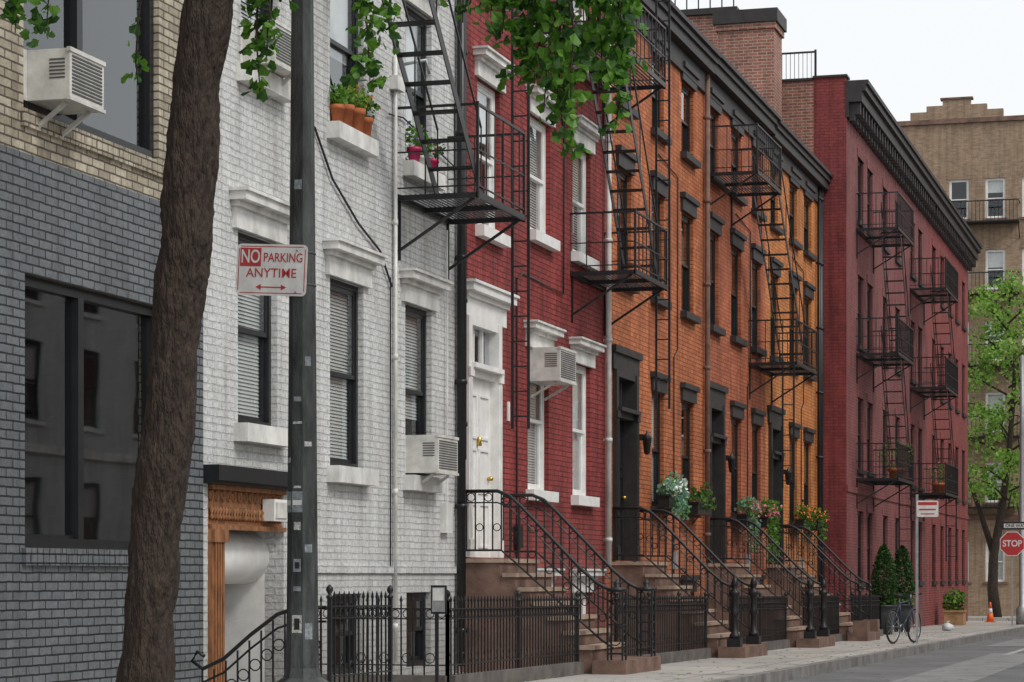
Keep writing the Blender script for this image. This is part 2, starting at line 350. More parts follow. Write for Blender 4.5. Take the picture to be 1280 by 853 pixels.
# ------------------------------------------------------------ houses
def house(name,x0,x1,zt,wm,wins,doors,y=0,fr=BLACKP,inner=None,trim='crown',tm=WHITE,sm=WHITE,depth=9,extra_ops=(),revmat=None):
    root=empty(name); w=MB(); t=MB(); gl=MB()
    ops=[tuple(v[:4]) for v in wins]+[tuple(v[:4]) for v in doors]+list(extra_ops)
    wall(w,x0,x1,-1.5,zt,y,ops,wm,.2,revmat); shell(w,x0,x1,y,depth,zt,wm)
    for v in wins:
        a,b,c,d=v[:4]; k=v[4] if len(v)>4 else R.choice(['','blind','shade','','','shade'])
        window(gl,a,b,c,d,y,fr,inner,k,v[5] if len(v)>5 else 1)
        if trim=='crown': crown(t,a,b,d,y,tm); sill(t,a,b,c,y,sm)
        elif trim=='hood': hood(t,a,b,d,y,tm); sill(t,a,b,c,y,sm,h=.11)
        elif trim=='plain': t.box(a-.1,b+.1,y-.015,y+.02,d,d+.2,tm); sill(t,a,b,c,y,sm,h=.1,p=.07)
    w.obj('walls',root); gl.obj('windows',root)
    return root,t
def cornice(t,x0,x1,z,y,mat,proj=.35,h=.45,br=True,sp=.6):
    t.box(x0,x1,y-.06,y+.02,z-.35,z-.003,mat); t.box(x0,x1,y-proj*.8,y+.03,z,z+h*.5,mat); t.box(x0,x1,y-proj,y+.03,z+h*.5,z+h*.8,mat); t.box(x0,x1,y-proj-.06,y+.035,z+h*.8,z+h,mat)
    if br:
        x=x0+.1
        while x<x1-.15:
            t.box(x,x+.13,y-proj*.7,y-.06,z-.28,z-.002,mat); t.box(x,x+.13,y-proj*.4,y-.061,z-.42,z-.28,mat); x+=sp

# cream / grey building
OPS=[(16.85,19.40,1.41,3.52),(16.85,19.35,4.78,7.2),(11.5,14.2,1.41,3.52),(11.5,14.2,4.78,7.2)]
root,t=house('brick_building',6,20.29,13,BR_CREAM,[],[],extra_ops=OPS)
w=MB()
wall(w,6,20.288,-1.5,4.44,-.012,[OPS[0],OPS[2]],BR_GREY,.012)
for (a,b,c,d) in OPS:
    Y=.05; f=.08; F=BLACKP
    t.box(a,a+f,Y,Y+.1,c,d,F);t.box(b-f,b,Y,Y+.1,c,d,F);t.box(a+f,b-f,Y,Y+.1,d-f,d,F);t.box(a+f,b-f,Y-.02,Y+.1,c,c+f,F)
    mid=a+(b-a)*.42
    t.box(mid-.05,mid+.05,Y-.01,Y+.1,c+f,d-f,F)
    t.box(a+f,mid-.05,Y+.03,Y+.06,c+f,c+f+.03,F)
    t.quad((a+f,Y+.05,c+f),(mid-.05,Y+.05,c+f),(mid-.05,Y+.05,d-f),(a+f,Y+.05,d-f),GLASS)
    t.quad((mid+.05,Y+.055,c+f),(b-f,Y+.055,c+f),(b-f,Y+.055,d-f),(mid+.05,Y+.055,d-f),GLASS)
    room(t,a,b,c,d,.2,1.2)
    m=BR_GREY if c<4 else BR_CREAM
    x=a-.05
    while x<b+.03: t.box(x,x+.085,-.05 if c<4 else -.035,.045,c-.135,c-.002,m); x+=.098
w.obj('painted_base',root); t.obj('window_frames',root)

# white house
wins=[(21.13,22.13,2.62,4.44,'blind'),(23.61,24.65,2.33,4.30,'blind'),(26.06,27.03,2.33,4.29,'halfblind'),
 (21.2,22.15,6.0,7.8,'blind'),(23.61,24.65,5.88,7.7,'shade'),(26.06,27.03,5.88,7.7,'curtain'),
 (23.7,24.6,.15,1.0,''),(26.1,27.0,.15,1.0,''),(21.2,22.15,9.0,10.4,''),(23.61,24.65,9.0,10.4,''),(26.06,27.03,9.0,10.4,'')]
root,t=house('brick_house',20.29,28.14,11,BR_WHITE,[],[],extra_ops=[x[:4] for x in wins]+[(20.42,22.3,-.2,2.03)],revmat=BR_WHITE)
gl=MB()
for v in wins:
    a,b,c,d=v[:4]
    window(gl,a,b,c,d,0,BLACKP,None,v[4])
    if c>1: crown(t,a,b,d,0,CREAMTRIM,e=.14,h=.36); sill(t,a,b,c,0,CREAMTRIM,h=.17,p=.14)
cornice(t,20.29,28.14,10.9,0,CREAMTRIM)
t.box(22.5,28.1,-.03,.01,1.22,1.30,BR_WHITE)
t.obj('lintels_and_sills',root); gl.obj('windows',root)
e=MB()
e.box(20.3,22.5,-.16,.02,2.06,2.2,BLACKP); e.box(20.3,22.45,-.1,.0,2.03,2.06,BLACKP)
e.box(20.45,22.3,.02,.1,1.66,2.03,WOOD); 
for i in range(26):
    x=20.5+i*.068; e.lathe(x,.0,1.70,[(.005,0),(.026,.03),(.012,.06),(.026,.1),(.005,.13)],WOOD,6)
    if i%2==0: e.ring((x+.03,.015,1.93),.045,.012,WOOD,'y',10,4)
e.box(20.45,22.3,-.03,.03,1.62,1.665,WOOD); e.box(20.45,22.3,-.03,.03,1.985,2.028,WOOD)
e.box(20.43,20.72,-.04,.12,-.3,1.62,WOOD)
for k in range(4): e.box(20.47+k*.06,20.50+k*.06,-.055,-.04,-.2,1.5,WOOD)
e.box(20.42,20.75,-.07,.125,1.5,1.618,WOOD)
e.tube([(20.9,.42,1.1),(20.95,.42,1.28),(21.1,.42,1.36),(21.4,.42,1.38),(22.6,.42,1.38)],[.05,.22,.27,.27,.27],WHITE,22)
e.lathe(21.05,.42,.2,[(.06,0),(.06,1.0)],WHITE,12)
e.quad((20.42,1.3,-.4),(22.6,1.3,-.4),(22.6,1.3,2.03),(20.42,1.3,2.03),CREAMTRIM)
e.quad((22.3,.2,-.4),(22.3,1.3,-.4),(22.3,1.3,2.03),(22.3,.2,2.03),WHITE)
e.quad((20.42,.2,-.4),(20.42,1.3,-.4),(20.42,1.3,2.03),(20.42,.2,2.03),CREAMTRIM)
e.quad((20.42,.1,2.03),(22.3,.1,2.03),(22.3,1.3,2.03),(20.42,1.3,2.03),CREAMTRIM)
e.box(21.75,22.1,-.12,.0,1.72,1.93,WHITE); e.box(21.78,22.07,-.14,-.12,1.75,1.9,ACM)
e.obj('basement_entry',root)
pipe('conduit',25.6,-.04,.2,7.0,.022,CREAMTRIM,root); pipe('downpipe',27.95,-.08,.1,10.8,.055,BLACKP,root); pipe('downpipe_2',28.08,-.07,2.6,10.8,.035,BLACKP,root)
c=MB(); c.tube([(23.1,-.02,5.75),(23.6,-.03,5.3),(24.4,-.03,4.95),(25.1,-.03,4.75),(25.5,-.03,4.4)],.013,BLACKP,5)
c.tube([(25.45,-.03,4.5),(25.45,-.03,1.3)],.01,BLACKP,5)
c.box(25.5,25.75,-.1,0,6.6,6.75,CREAMTRIM); c.tube([(25.7,-.05,6.9),(25.75,-.35,6.95),(25.8,-.37,6.8)],.02,STEEL,6)
c.tube([(25.4,-.03,6.3),(25.9,-.03,6.35),(27.9,-.03,6.1)],.01,BLACKP,5)
c.box(27.35,27.6,-.08,0,1.7,2.05,CREAMTRIM); c.tube([(27.5,-.04,2.05),(27.5,-.04,5.3)],.012,CREAMTRIM,5)
c.obj('cables',root)

# red house
wins=[(31.2,32.27,2.34,4.25,'blind'),(33.58,34.61,2.34,4.25,'curtain'),(28.88,29.87,5.55,7.4,'shade'),(31.3,32.35,5.82,7.4,'blind'),(33.58,34.61,5.82,7.4,'blind'),
 (28.88,29.87,8.6,10.1),(31.3,32.35,8.6,10.1),(33.58,34.61,8.6,10.1),(31.2,32.2,.15,.95,''),(33.6,34.6,.15,.95,'')]
door=(28.3,29.75,1.42,4.38)
root,t=house('brick_house',28.14,35.55,10.9,BR_RED,[w_ for w_ in wins],[door],fr=WHITE,inner=WHITE,tm=CREAMTRIM,sm=WHITE)
crown(t,28.36,29.9,4.38,0,WHITE,e=.12,h=.42)
dm=MB(); doorway(dm,*door,0,WHITE,WHITE,.10); dm.obj('front_door',root)
cornice(t,28.14,35.55,10.8,0,CREAMTRIM)
t.box(30.2,30.28,-.02,0,3.2,3.45,WHITE)
t.obj('lintels_and_sills',root)
pipe('downpipe',35.42,-.08,1.3,10.8,.045,CREAMTRIM,root)
c=MB(); c.tube([(30.6,-.02,1.2),(30.6,-.02,5.1),(30.9,-.02,5.2),(33.0,-.02,5.15),(33.05,-.02,8.2)],.012,BLACKP,5); c.box(30.5,30.7,-.08,0,1.55,1.85,BLACKP); c.obj('cables',root)

# orange houses
def orange(x0,x1,wm,door,wx,upx,fr=BLACKP,dz=0):
    wins=[(a,b,2.32,4.22) for a,b in wx]+[(a,b,5.75,7.5) for a,b in upx+wx]+[(a,b,8.5,9.75) for a,b in upx+wx]
    wins+=[(a,b,.15,.9,'') for a,b in wx]
    root,t=house('brick_house',x0,x1,10.3+dz,wm,wins,[door],fr=fr,inner=fr,trim='hood',tm=DTRIM,sm=DTRIM)
    dm=MB(); doorway(dm,*door,0,DTRIM,BLACKP,.2); dm.obj('front_door',root)
    hood(t,door[0],door[1],door[3],0,DTRIM,e=.12,h=.36)
    cornice(t,x0+.005,x1-.005,10.22+dz,0,DTRIM,.26,.36,False)
    lx=door[1]+.3
    t.box(lx-.03,lx+.03,-.08,0,3.35,3.45,IRON); t.lathe(lx,-.13,3.15,[(.02,-.03),(.05,0),(.075,.22),(.08,.23),(.02,.32),(.01,.36)],IRON,6)
    t.obj('lintels_and_sills',root)
    xa=(wx[0][1]+wx[1][0])/2
    c=MB(); c.tube([(xa,-.02,1.1),(xa,-.02,4.9),(xa+.3,-.02,5.05),(xa+.32,-.02,8.0),(xa-1.2,-.02,8.15)],.012,BLACKP,5); c.box(xa-.1,xa+.1,-.07,0,1.3,1.6,STEEL); c.obj('cables',root)
    return root
r1=orange(35.55,42.98,BR_OR1,(36.0,37.5,1.42,4.35),[(38.72,39.63),(41.04,42.06)],[(36.3,37.25)])
r2=orange(42.98,49.3,BR_OR2,(43.2,44.65,1.42,4.35),[(45.57,46.6),(47.77,48.75)],[(43.4,44.35)],dz=.02)
r3=orange(49.3,56.58,BR_OR3,(49.65,51.05,1.42,4.35),[(52.28,53.3),(54.24,55.3)],[(49.9,50.85)],dz=-.03)
pipe('downpipe',42.9,-.08,1.5,10.2,.05,BROWN,r1); pipe('downpipe',56.2,-.08,.5,10.2,.06,BLACKP,r3); pipe('downpipe_2',55.95,-.08,.5,10.2,.04,BLACKP,r3)
c=MB(); c.box(54.9,56.0,.8,2.1,9.5,13.7,BR_RAW); c.box(54.85,56.05,.75,2.15,13.7,13.85,BR_RAW); c.box(54.8,56.1,.7,2.2,13.85,14.15,DTRIM)
c.box(54.9,56.0,2.2,3.1,9.5,12.7,BR_RAW); c.box(54.86,56.04,2.16,3.14,12.7,12.85,DTRIM)
c.obj('chimney',r3)

# dark red pair
def darkred(x0,x1,wm,zs,z):
    y=-.62
    wins=[(a,a+1.0,c,d) for a in zs for (c,d) in ((1.0,2.75),(3.75,5.5),(6.75,8.45),(9.75,11.3))]
    root,t=house('brick_apartment_house',x0,x1,z,wm,wins,[],y=y,trim='plain',tm=wm,sm=DTRIM,depth=11)
    cornice(t,x0-.02,x1+.02,z-.15,y,DTRIM,.45,.5,True,.5)
    t.box(x0+.01,x1-.01,y-.03,y+.01,3.15,3.3,wm)
    t.obj('cornice_and_sills',root); return root
rA=darkred(56.6,73.3,BR_DR1,[58.5,60.2,63.2,65.8,69.3,71.2],12.4)
rB=darkred(73.31,86.4,BR_DR2,[74.9,77.3,79.7,82.0,84.3],12.4)
s=MB(); s.quad((56.59,.15,-1),(56.59,-.622,-1),(56.59,-.622,12.41),(56.59,.15,12.41),BR_DR); s.quad((56.59,9,-1),(56.59,.15,-1),(56.59,.15,12.41),(56.59,9,12.41),BR_RAW)
s.box(56.59,57.0,-.60,.15,12.412,12.85,BR_DR); s.box(56.59,57.0,.152,9,12.412,12.80,BR_RAW); s.box(56.55,57.05,-.64,.17,12.85,12.9,DTRIM); s.box(56.55,57.05,.172,9,12.80,12.86,DTRIM)
for k in range(10): s.bar((57.2,.3+k*.1,12.85),(57.2,.3+k*.1,13.6),.015,.015,STEEL)
s.bar((57.2,.2,13.6),(57.2,1.3,13.6),.04,.04,IRON); s.bar((57.2,.2,12.45),(57.2,.2,13.65),.05,.05,IRON); s.bar((57.2,1.3,12.45),(57.2,1.3,13.65),.05,.05,IRON)
s.box(60,63,2.7,5.2,12.3,15.3,BR_RAW); s.box(59.9,63.1,2.6,5.3,15.3,15.45,DTRIM)
for k in range(9): s.bar((60,2.7+k*.3,15.45),(60,2.7+k*.3,16.2),.03,.03,IRON)
s.bar((60,2.7,16.2),(60,5.2,16.2),.05,.05,IRON)
s.lathe(74,.4,12.3,[(.3,0),(.3,1.3),(.5,1.4),(.55,1.7),(.4,2.0),(.1,2.2)],STEEL,14); s.box(76.5,77.6,-.1,.7,12.3,13.9,BR_RAW)
s.lathe(77,.3,13.9,[(.15,0),(.12,.5)],TERRA,8)
s.lathe(79,.2,12.3,[(.2,0),(.2,1.0),(.35,1.05),(.35,1.3),(.1,1.5)],STEEL,12)
s.obj('side_wall_and_roofworks',rA)

def facade_block(name,loc,rz,x0,x1,zt,wm,cols,rows,ww,hh,fr,trimm,escapes=False,gable=False,depth=12,inner=None,simple=False):
    root=empty(name,loc,rz); w=MB();gl=MB();t=MB()
    ops=[(c-ww/2,c+ww/2,r,r+hh) for c in cols for r in rows]
    wall(w,x0,x1,-2,zt,0,ops,wm); shell(w,x0,x1,0,depth,zt,wm)
    for o in ops:
        window(gl,*o,0,fr,inner,'shade' if simple and R.random()<.5 else ('' if simple else R.choice(['','shade','curtain','shade',''])))
        sill(t,o[0],o[1],o[2],0,trimm,h=.1,p=.06); t.box(o[0]-.08,o[1]+.08,-.015,.02,o[3],o[3]+.18,wm)
    t.box(x0,x1,-.12,.4,zt,zt+.2,trimm); t.box(x0,x1,-.08,.02,rows[1]-.75,rows[1]-.55,trimm)
    if gable:
        gx=-1.8
        for (a,b,h) in ((-2.0,2.0,.35),(-1.3,1.3,.6),(-.6,.6,.85)): t.box(gx+a,gx+b,-.06-.001*h,.3,zt+.2,zt+.2+h,wm)
        t.box(gx-.7,gx+.7,-.12,.35,zt+1.05,zt+1.13,trimm)
    w.obj('walls',root);gl.obj('windows',root)
    if escapes:
        for r in rows[1:]:
            for (a,b) in escapes:
                t.box(a,b,-.9,-.005,r-.25,r-.2,IRON)
                x=a
                while x<=b: t.bar((x,-.9,r-.2),(x,-.9,r+.65),.025,.025,IRON); x+=.16
                t.bar((a,-.9,r+.65),(b,-.9,r+.65),.05,.05,IRON)
                for q in (a,b): t.bar((q,-.9,r+.65),(q,0,r+.65),.04,.04,IRON); t.bar((q,-.9,r-.2),(q,0,r-.9),.04,.04,IRON)
    t.obj('trim',root); return root
facade_block('apartment_building',(107,0,0),math.radians(-90),-14,26,20.9,BR_TAN,[-1.7+1.56*i for i in range(0,16)]+[-5.5,-8.5],[.9,4.35,7.4,10.5,13.6,16.7],.85,1.75,WHITE,BROWN,escapes=[(-2.5,.9),(3.6,7.0)],gable=True)
# houses across the street (seen as reflections in the glass)
rows=[1.6,4.7,7.4]
for i,(x0,x1,m,fr,h) in enumerate(((-66,-46,BR_WHITE,BLACKP,9.6),(-46,-24,BR_CREAM,BLACKP,9.3),(-90,-66,BR_RAW,WHITE,9.8))):
    facade_block('row_house',(0,-16.5,0),math.pi,x0,x1,h,m,[x0+1.6+3.0*k for k in range(int((x1-x0-1)/3.0))],rows,1.1,1.8,fr,CREAMTRIM,simple=True)

# ------------------------------------------------------------ stoops
def stoop(sc,hw,style='urn',z0=1.4):
    G=g(sc); mb=MB(); n=7; land=.5; tr=.19; rise=(z0-.17-G)/n
    mb.box(sc-hw,sc+hw,-land,-.001,G-.2,z0-.05,BROWN); mb.box(sc-hw-.03,sc+hw+.03,-land-.03,-.002,z0-.05,z0,BROWN2)
    for i in range(1,n):
        ya=-land-tr*i; zt=z0-rise*i
        mb.box(sc-hw,sc+hw,ya,ya+tr-.002,G-.2,zt-.05,BROWN); mb.box(sc-hw-.03,sc+hw+.03,ya-.03,ya+tr-.034,zt-.05,zt,BROWN2)
    ya=-land-tr*n
    mb.box(sc-hw-.12,sc+hw+.12,ya-.26,ya+tr-.035,G-.1,G+.17,BROWN)
    mb.obj('stoop_steps')
    root=empty('stoop_railing')
    for sx in (sc-hw+.05,sc+hw-.05):
        r=MB()
        top=[(-.02,2.22),(-.45,2.22),(-.6,2.16),(-.75,2.03),(-1.5,1.27),(-1.7,1.1),(-1.9,1.0)]
        bot=[(-.02,1.5),(-.5,1.5),(-.62,1.4),(-1.75,.42),(-1.9,.32)]
        f=lambda P,y:next((P[i][1]+(P[i+1][1]-P[i][1])*(P[i][0]-y)/(P[i][0]-P[i+1][0]) for i in range(len(P)-1) if P[i+1][0]<=y<=P[i][0]),P[-1][1])
        r.tube([(sx,y,z) for y,z in top],.022,IRON,6); r.tube([(sx,y,z) for y,z in bot],.014,IRON,5)
        r.tube([(sx,y,z-.14) for y,z in top],.009,IRON,4)
        y=-.06;k=0
        while y>-1.86:
            r.bar((sx,y,f(bot,y)),(sx,y,f(top,y)),.015,.015,IRON)
            if k%2==0: r.ring((sx,y-.055,f(top,y-.055)-.075),.05,.007,IRON,'x',9,3)
            if k%2==1: r.ring((sx,y-.055,f(bot,y-.055)+.28),.045,.007,IRON,'x',9,3); 
            y-=.11;k+=1
        if style=='urn':
            r.box(sx-.10,sx+.10,-2.0,-1.80,G+.17,G+.30,IRON)
            r.lathe(sx,-1.9,G+.30,[(.085,0),(.08,.05),(.05,.09),(.045,.32),(.07,.37),(.05,.42),(.045,.6),(.075,.66),(.075,.7),(.03,.74),(.05,.79),(.055,.83),(.04,.88),(.01,.93)],IRON,12)
        elif style=='box':
            r.box(sx-.16,sx+.16,-2.08,-1.78,G+.171,G+.42,BROWN); r.bar((sx,-1.9,G+.42),(sx,-1.9,G+1.02),.05,.05,IRON); r.lathe(sx,-1.9,G+1.02,[(.05,0),(.05,.02),(.02,.04),(.045,.09),(.04,.12),(.01,.16)],IRON,10)
        else:
            for dx in (-.09,.09):
                for dy in (-.09,.09): r.bar((sx+dx,-1.94+dy,G+.17),(sx+dx,-1.94+dy,G+1.0),.02,.02,IRON)
            for zz in (.25,.6,1.0):
                for a_,b_ in (((-.09,-.09),(.09,-.09)),((.09,-.09),(.09,.09)),((.09,.09),(-.09,.09)),((-.09,.09),(-.09,-.09))):
                    r.bar((sx+a_[0],-1.94+a_[1],G+zz),(sx+b_[0],-1.94+b_[1],G+zz),.018,.018,IRON)
            for zz in (.42,.78): r.ring((sx,-2.03,G+zz),.07,.009,IRON,'y',10,3); r.ring((sx-.09,-1.94,G+zz),.07,.009,IRON,'x',10,3)
            r.lathe(sx,-1.94,G+1.0,[(.12,0),(.12,.03),(.03,.05),(.045,.09),(.01,.14)],IRON,10)
        r.obj('rail',root)
stoop(29.02,.84,'cage'); stoop(36.75,.84,'urn'); stoop(43.93,.84,'urn'); stoop(50.35,.84,'box')

# fences
def fence(pts,hgt=.68,sp=.115,curb=.15,name='iron_fence'):
    mb=MB()
    for (p,q) in zip(pts[:-1],pts[1:]):
        p=Vector(p);q=Vector(q);L=(q-p).length; d=(q-p)/L; n=int(L/sp)
        P=lambda t,z:(p.x+d.x*t,p.y+d.y*t,g(p.x+d.x*t)+z)
        mb.bar(P(0,curb/2-.02),P(L,curb/2-.02),.16,curb+.04,CURB)
        mb.bar(P(0,curb+.1),P(L,curb+.1),.03,.012,IRON); mb.bar(P(0,curb+hgt-.12),P(L,curb+hgt-.12),.025,.012,IRON); mb.bar(P(0,curb+hgt-.02),P(L,curb+hgt-.02),.03,.015,IRON)
        for i in range(n+1):
            t=i*L/n
            jx=R.uniform(-.006,.006)
            a0=P(t,curb); a1=P(t+jx,curb+hgt+.04)
            mb.bar(a0,a1,.014,.014,IRON)
            mb.lathe(a1[0],a1[1],a1[2],[(.008,0),(.018,.025),(.002,.075)],IRON,4,False)
            if i<n:
                c=P(t+L/n/2,curb+hgt-.07); mb.ring(c,.042,.006,IRON,'y' if abs(d.x)>.5 else 'x',8,3)
            if i%2==0 and i<n:
                c=P(t+L/n/2,curb+.17); mb.ring(c,.05,.006,IRON,'y' if abs(d.x)>.5 else 'x',8,3)
        k=max(1,int(L/1.9))
        for i in range(k+1):
            a=P(i*L/k,0); mb.bar(a,(a[0],a[1],a[2]+curb+hgt+.05),.035,.035,IRON); mb.lathe(a[0],a[1],a[2]+curb+hgt+.05,[(.03,0),(.03,.02),(.012,.035),(.032,.07),(.028,.095),(.005,.12)],IRON,8)
    mb.obj(name)
fence([(22.9,-.05),(22.9,-1.5),(28.05,-1.5)])
fence([(19.55,-1.5),(21.15,-1.5)],.72)
fence([(30.0,-1.5),(35.75,-1.5)]); fence([(37.75,-1.5),(42.9,-1.5)]); fence([(44.9,-1.5),(49.3,-1.5)]); fence([(51.3,-1.5),(55.8,-1.5),(55.8,-.1)])
mb=MB()
for sx in (19.6,):
    top=[(sx,-1.45,.92),(sx,-1.2,.92),(sx,-1.0,.86),(sx,-.75,.68),(sx,-.5,.47),(sx,-.3,.38),(sx,-.2,.45),(sx,-.25,.53),(sx,-.32,.49)]
    mb.tube(top,.018,IRON,6); mb.tube([(a,b,c-.12) for a,b,c in top[:6]],.01,IRON,4)
    for i in range(11):
        y=-1.4+i*.11; z=.9 if y<-1.15 else max(.38,.92-(y+1.1)*.8); mb.bar((sx,y,-.2),(sx,y,z),.014,.014,IRON)
        mb.ring((sx,y+.055,z-.3),.05,.007,IRON,'x',10,3)
mb.obj('basement_stair_rail')
m=MB(); m.box(22.55,22.565,-1.60,-1.44,.82,1.10,BLACKP); m.box(22.54,22.549,-1.585,-1.455,.84,1.08,STEEL); m.box(22.536,22.539,-1.575,-1.465,.95,1.07,SIGNW); m.bar((22.56,-1.5,.1),(22.56,-1.5,.85),.03,.03,IRON); m.obj('fence_notice')

# ------------------------------------------------------------ fire escapes
def platform(mb,a,b,z,y,w=.95,rail=.85,sp=.13,brk=.6,open_end=False,th=.014):
    for yy in (y-.02,y-w): mb.bar((a,yy,z),(b,yy,z),.03,.07,IRON)
    for xx in (a,b,(a+b)/2): mb.bar((xx,y,z-.01),(xx,y-w,z-.01),.03,.06,IRON)
    n=int(w/.055)
    for i in range(1,n): mb.bar((a,y-w*i/n,z+.02),(b,y-w*i/n,z+.02),.022,.012,IRON)
    for xx in (a+.05,b-.05):
        mb.bar((xx,y-w+.05,z-.03),(xx,y,z-brk),.03,.03,IRON); mb.bar((xx,y-.02,z),(xx,y-.02,z-brk-.1),.03,.02,IRON)
    for zz,t in ((rail,.028),(rail*.5,.016),(.1,.016)):
        mb.bar((a,y-w,z+zz),(b,y-w,z+zz),t,t,IRON); mb.bar((a,y-w,z+zz),(a,y,z+zz),t,t,IRON)
        if not open_end: mb.bar((b,y-w,z+zz),(b,y,z+zz),t,t,IRON)
    x=a
    while x<b: mb.bar((x,y-w,z),(x,y-w,z+rail),th,th,IRON); x+=sp
    i=0
    while i*sp<w:
        mb.bar((a,y-i*sp,z),(a,y-i*sp,z+rail),th,th,IRON)
        if not open_end: mb.bar((b,y-i*sp,z),(b,y-i*sp,z+rail),th,th,IRON)
        i+=1
    for xx in (a,b): mb.bar((xx,y-w,z-.05),(xx,y-w,z+rail+.03),.03,.03,IRON)
def stairs(mb,xb,zb,xt,zt,y0,y1,rise=.26):
    for yy in (y0,y1):
        mb.bar((xb,yy,zb),(xt,yy,zt),.012,.12,IRON)
        mb.bar((xb,yy,zb+.75),(xt,yy,zt+.75),.02,.02,IRON)
        for k in range(5):
            t=k/4; X=xb+(xt-xb)*t; Z=zb+(zt-zb)*t; mb.bar((X,yy,Z),(X,yy,Z+.75),.014,.014,IRON)
    n=int((zt-zb)/rise)
    for i in range(1,n+1):
        t=i/n; X=xb+(xt-xb)*t; Z=zb+(zt-zb)*t
        for o in (-.07,-.025,.02,.065): mb.bar((X+o,y0,Z),(X+o,y1,Z),.025,.02,IRON)
def ladder(mb,x,y0,y1,z0,z1):
    mb.bar((x,y0,z0),(x,y0,z1),.035,.012,IRON); mb.bar((x,y1,z0),(x,y1,z1),.035,.012,IRON)
    z=z0+.15
    while z<z1: mb.bar((x,y0,z),(x,y1,z),.018,.018,IRON); z+=.3
mb=MB(); platform(mb,25.75,27.65,5.43,0,sp=.34,rail=1.0); stairs(mb,25.95,5.45,22.7,8.6,-.42,-.93); platform(mb,21.2,23.0,8.6,0)
ladder(mb,27.95,-.72,-.92,2.95,8.3); mb.obj('fire_escape')
mb=MB(); platform(mb,33.45,35.5,5.5,0,sp=.24); stairs(mb,35.2,5.52,32.75,8.5,-.42,-.9,.24); platform(mb,31.4,35.4,8.5,0,sp=.24)
ladder(mb,35.75,-.74,-.94,3.7,10.2); mb.tube([(35.75,-.74,10.2),(35.75,-.6,10.9),(35.75,-.2,11.3),(35.75,.3,11.2)],.02,IRON,5); mb.tube([(35.75,-.94,10.2),(35.75,-.75,11.0),(35.75,-.2,11.5),(35.75,.3,11.4)],.02,IRON,5)
mb.obj('fire_escape')
mb=MB(); platform(mb,43.1,45.6,8.45,0,sp=.2); stairs(mb,48.9,5.4,45.7,8.45,-.42,-.9,.24); platform(mb,47.4,50.0,5.38,0,sp=.17)
ladder(mb,47.3,-.7,-.92,2.9,5.4)
mb.obj('fire_escape')
for (a,b,zz) in ((58.2,61.3,(3.5,6.5,9.5)),(69.1,72.6,(3.5,6.5,9.3))):
    mb=MB()
    for z in zz: platform(mb,a,b,z,-.62,1.0,sp=.16)
    for z0,z1 in zip(zz[:-1],zz[1:]): stairs(mb,b-.3,z0,a+.8,z1,-1.12,-1.58,.26)
    ladder(mb,b-.2,-1.3,-1.6,1.6,3.5)
    mb.obj('fire_escape')

# ------------------------------------------------------------ air conditioners
def ac(x0,x1,z0,z1,p,y=0.):
    mb=MB(); mb.box(x0,x1,-p,y+.06,z0,z1,ACM)
    n=int((z1-z0-.08)/.028)
    for i in range(n):
        z=z0+.05+i*.028; mb.box(x0+.04,x1-.04,-p-.006,-p+.001,z,z+.014,ACD)
        if i<n-1 and i>n*.35: mb.box(x0-.004,x0+.001,-p+.04,-p+.5*p,z,z+.012,ACD)
    mb.box(x0-.012,x1+.012,-p-.012,-p+.02,z1-.025,z1+.008,ACM); mb.box(x0-.012,x1+.012,-p-.012,-p+.02,z0-.008,z0+.02,ACM)
    mb.bar((x0+.1,-p+.08,z0-.01),(x0+.1,0,z0-.2),.03,.03,ACM); mb.bar((x1-.1,-p+.08,z0-.01),(x1-.1,0,z0-.2),.03,.03,ACM)
    mb.box(x0-.15,x0-.002,.02,.06,z0,z1,ACM)
    mb.obj('window_air_conditioner')
ac(16.95,17.55,4.86,5.25,.34); ac(26.15,26.9,2.36,2.79,.36); ac(31.3,32.15,3.8,4.25,.42); ac(21.3,22.0,6.02,6.42,.30)

# ------------------------------------------------------------ foliage
def rv(): 
    while True:
        v=Vector((R.uniform(-1,1),R.uniform(-1,1),R.uniform(-1,1)))
        if 0<v.length<=1: return v
def leaf(mb,p,size,mat,droop=.3):
    d=rv().normalized(); d.z-=droop; d.normalize(); a=d.cross(rv()).normalized(); n=d.cross(a)
    s=size*R.uniform(.6,1.25); f=n*s*.15
    p=Vector(p)
    vs=[p,p+d*s*.55-a*s*.5+f,p+d*s*.9-a*s*.3+f,p+d*s*.82,p+d*s*.9+a*s*.3+f,p+d*s*.55+a*s*.5+f]
    mb.add(vs,[(0,1,2,3),(0,3,4,5)],mat)
def clump(mb,c,rad,n,size,mats,droop=.3):
    c=Vector(c)
    for i in range(n):
        v=rv(); leaf(mb,(c.x+v.x*rad[0],c.y+v.y*rad[1],c.z+v.z*rad[2]),size,R.choice(mats),droop)
BARK=plain('bark',(.050,.034,.026),.9,.65,10,1.0,bscale=14,stretch=(3,3,.9),bd=.05,det=5)
root=empty('ginkgo_tree'); tk=MB()
path=[(12.8,-2.84,g(12.8)-.2,.21),(12.8,-2.86,.4,.165),(12.8,-2.90,1.0,.150),(12.8,-2.94,1.5,.142),(12.8,-3.01,2.0,.14),(12.8,-3.05,2.5,.134),(12.8,-3.09,2.8,.138),(12.8,-3.13,3.1,.150),(12.8,-3.14,3.35,.152),(12.8,-3.17,3.7,.138),(12.8,-3.21,4.1,.136),(12.8,-3.29,4.6,.14),(12.85,-3.35,5.6,.11),(12.9,-3.4,6.8,.08),(13,-3.4,8.4,.03)]
fine=[];rr=[]
for i in range(len(path)-1):
    for k in range(14):
        t_=k/14; fine.append([path[i][j]*(1-t_)+path[i+1][j]*t_ for j in range(3)]); rr.append(path[i][3]*(1-t_)+path[i+1][3]*t_)
tk.tube(fine,rr,BARK,64,lump=.15)
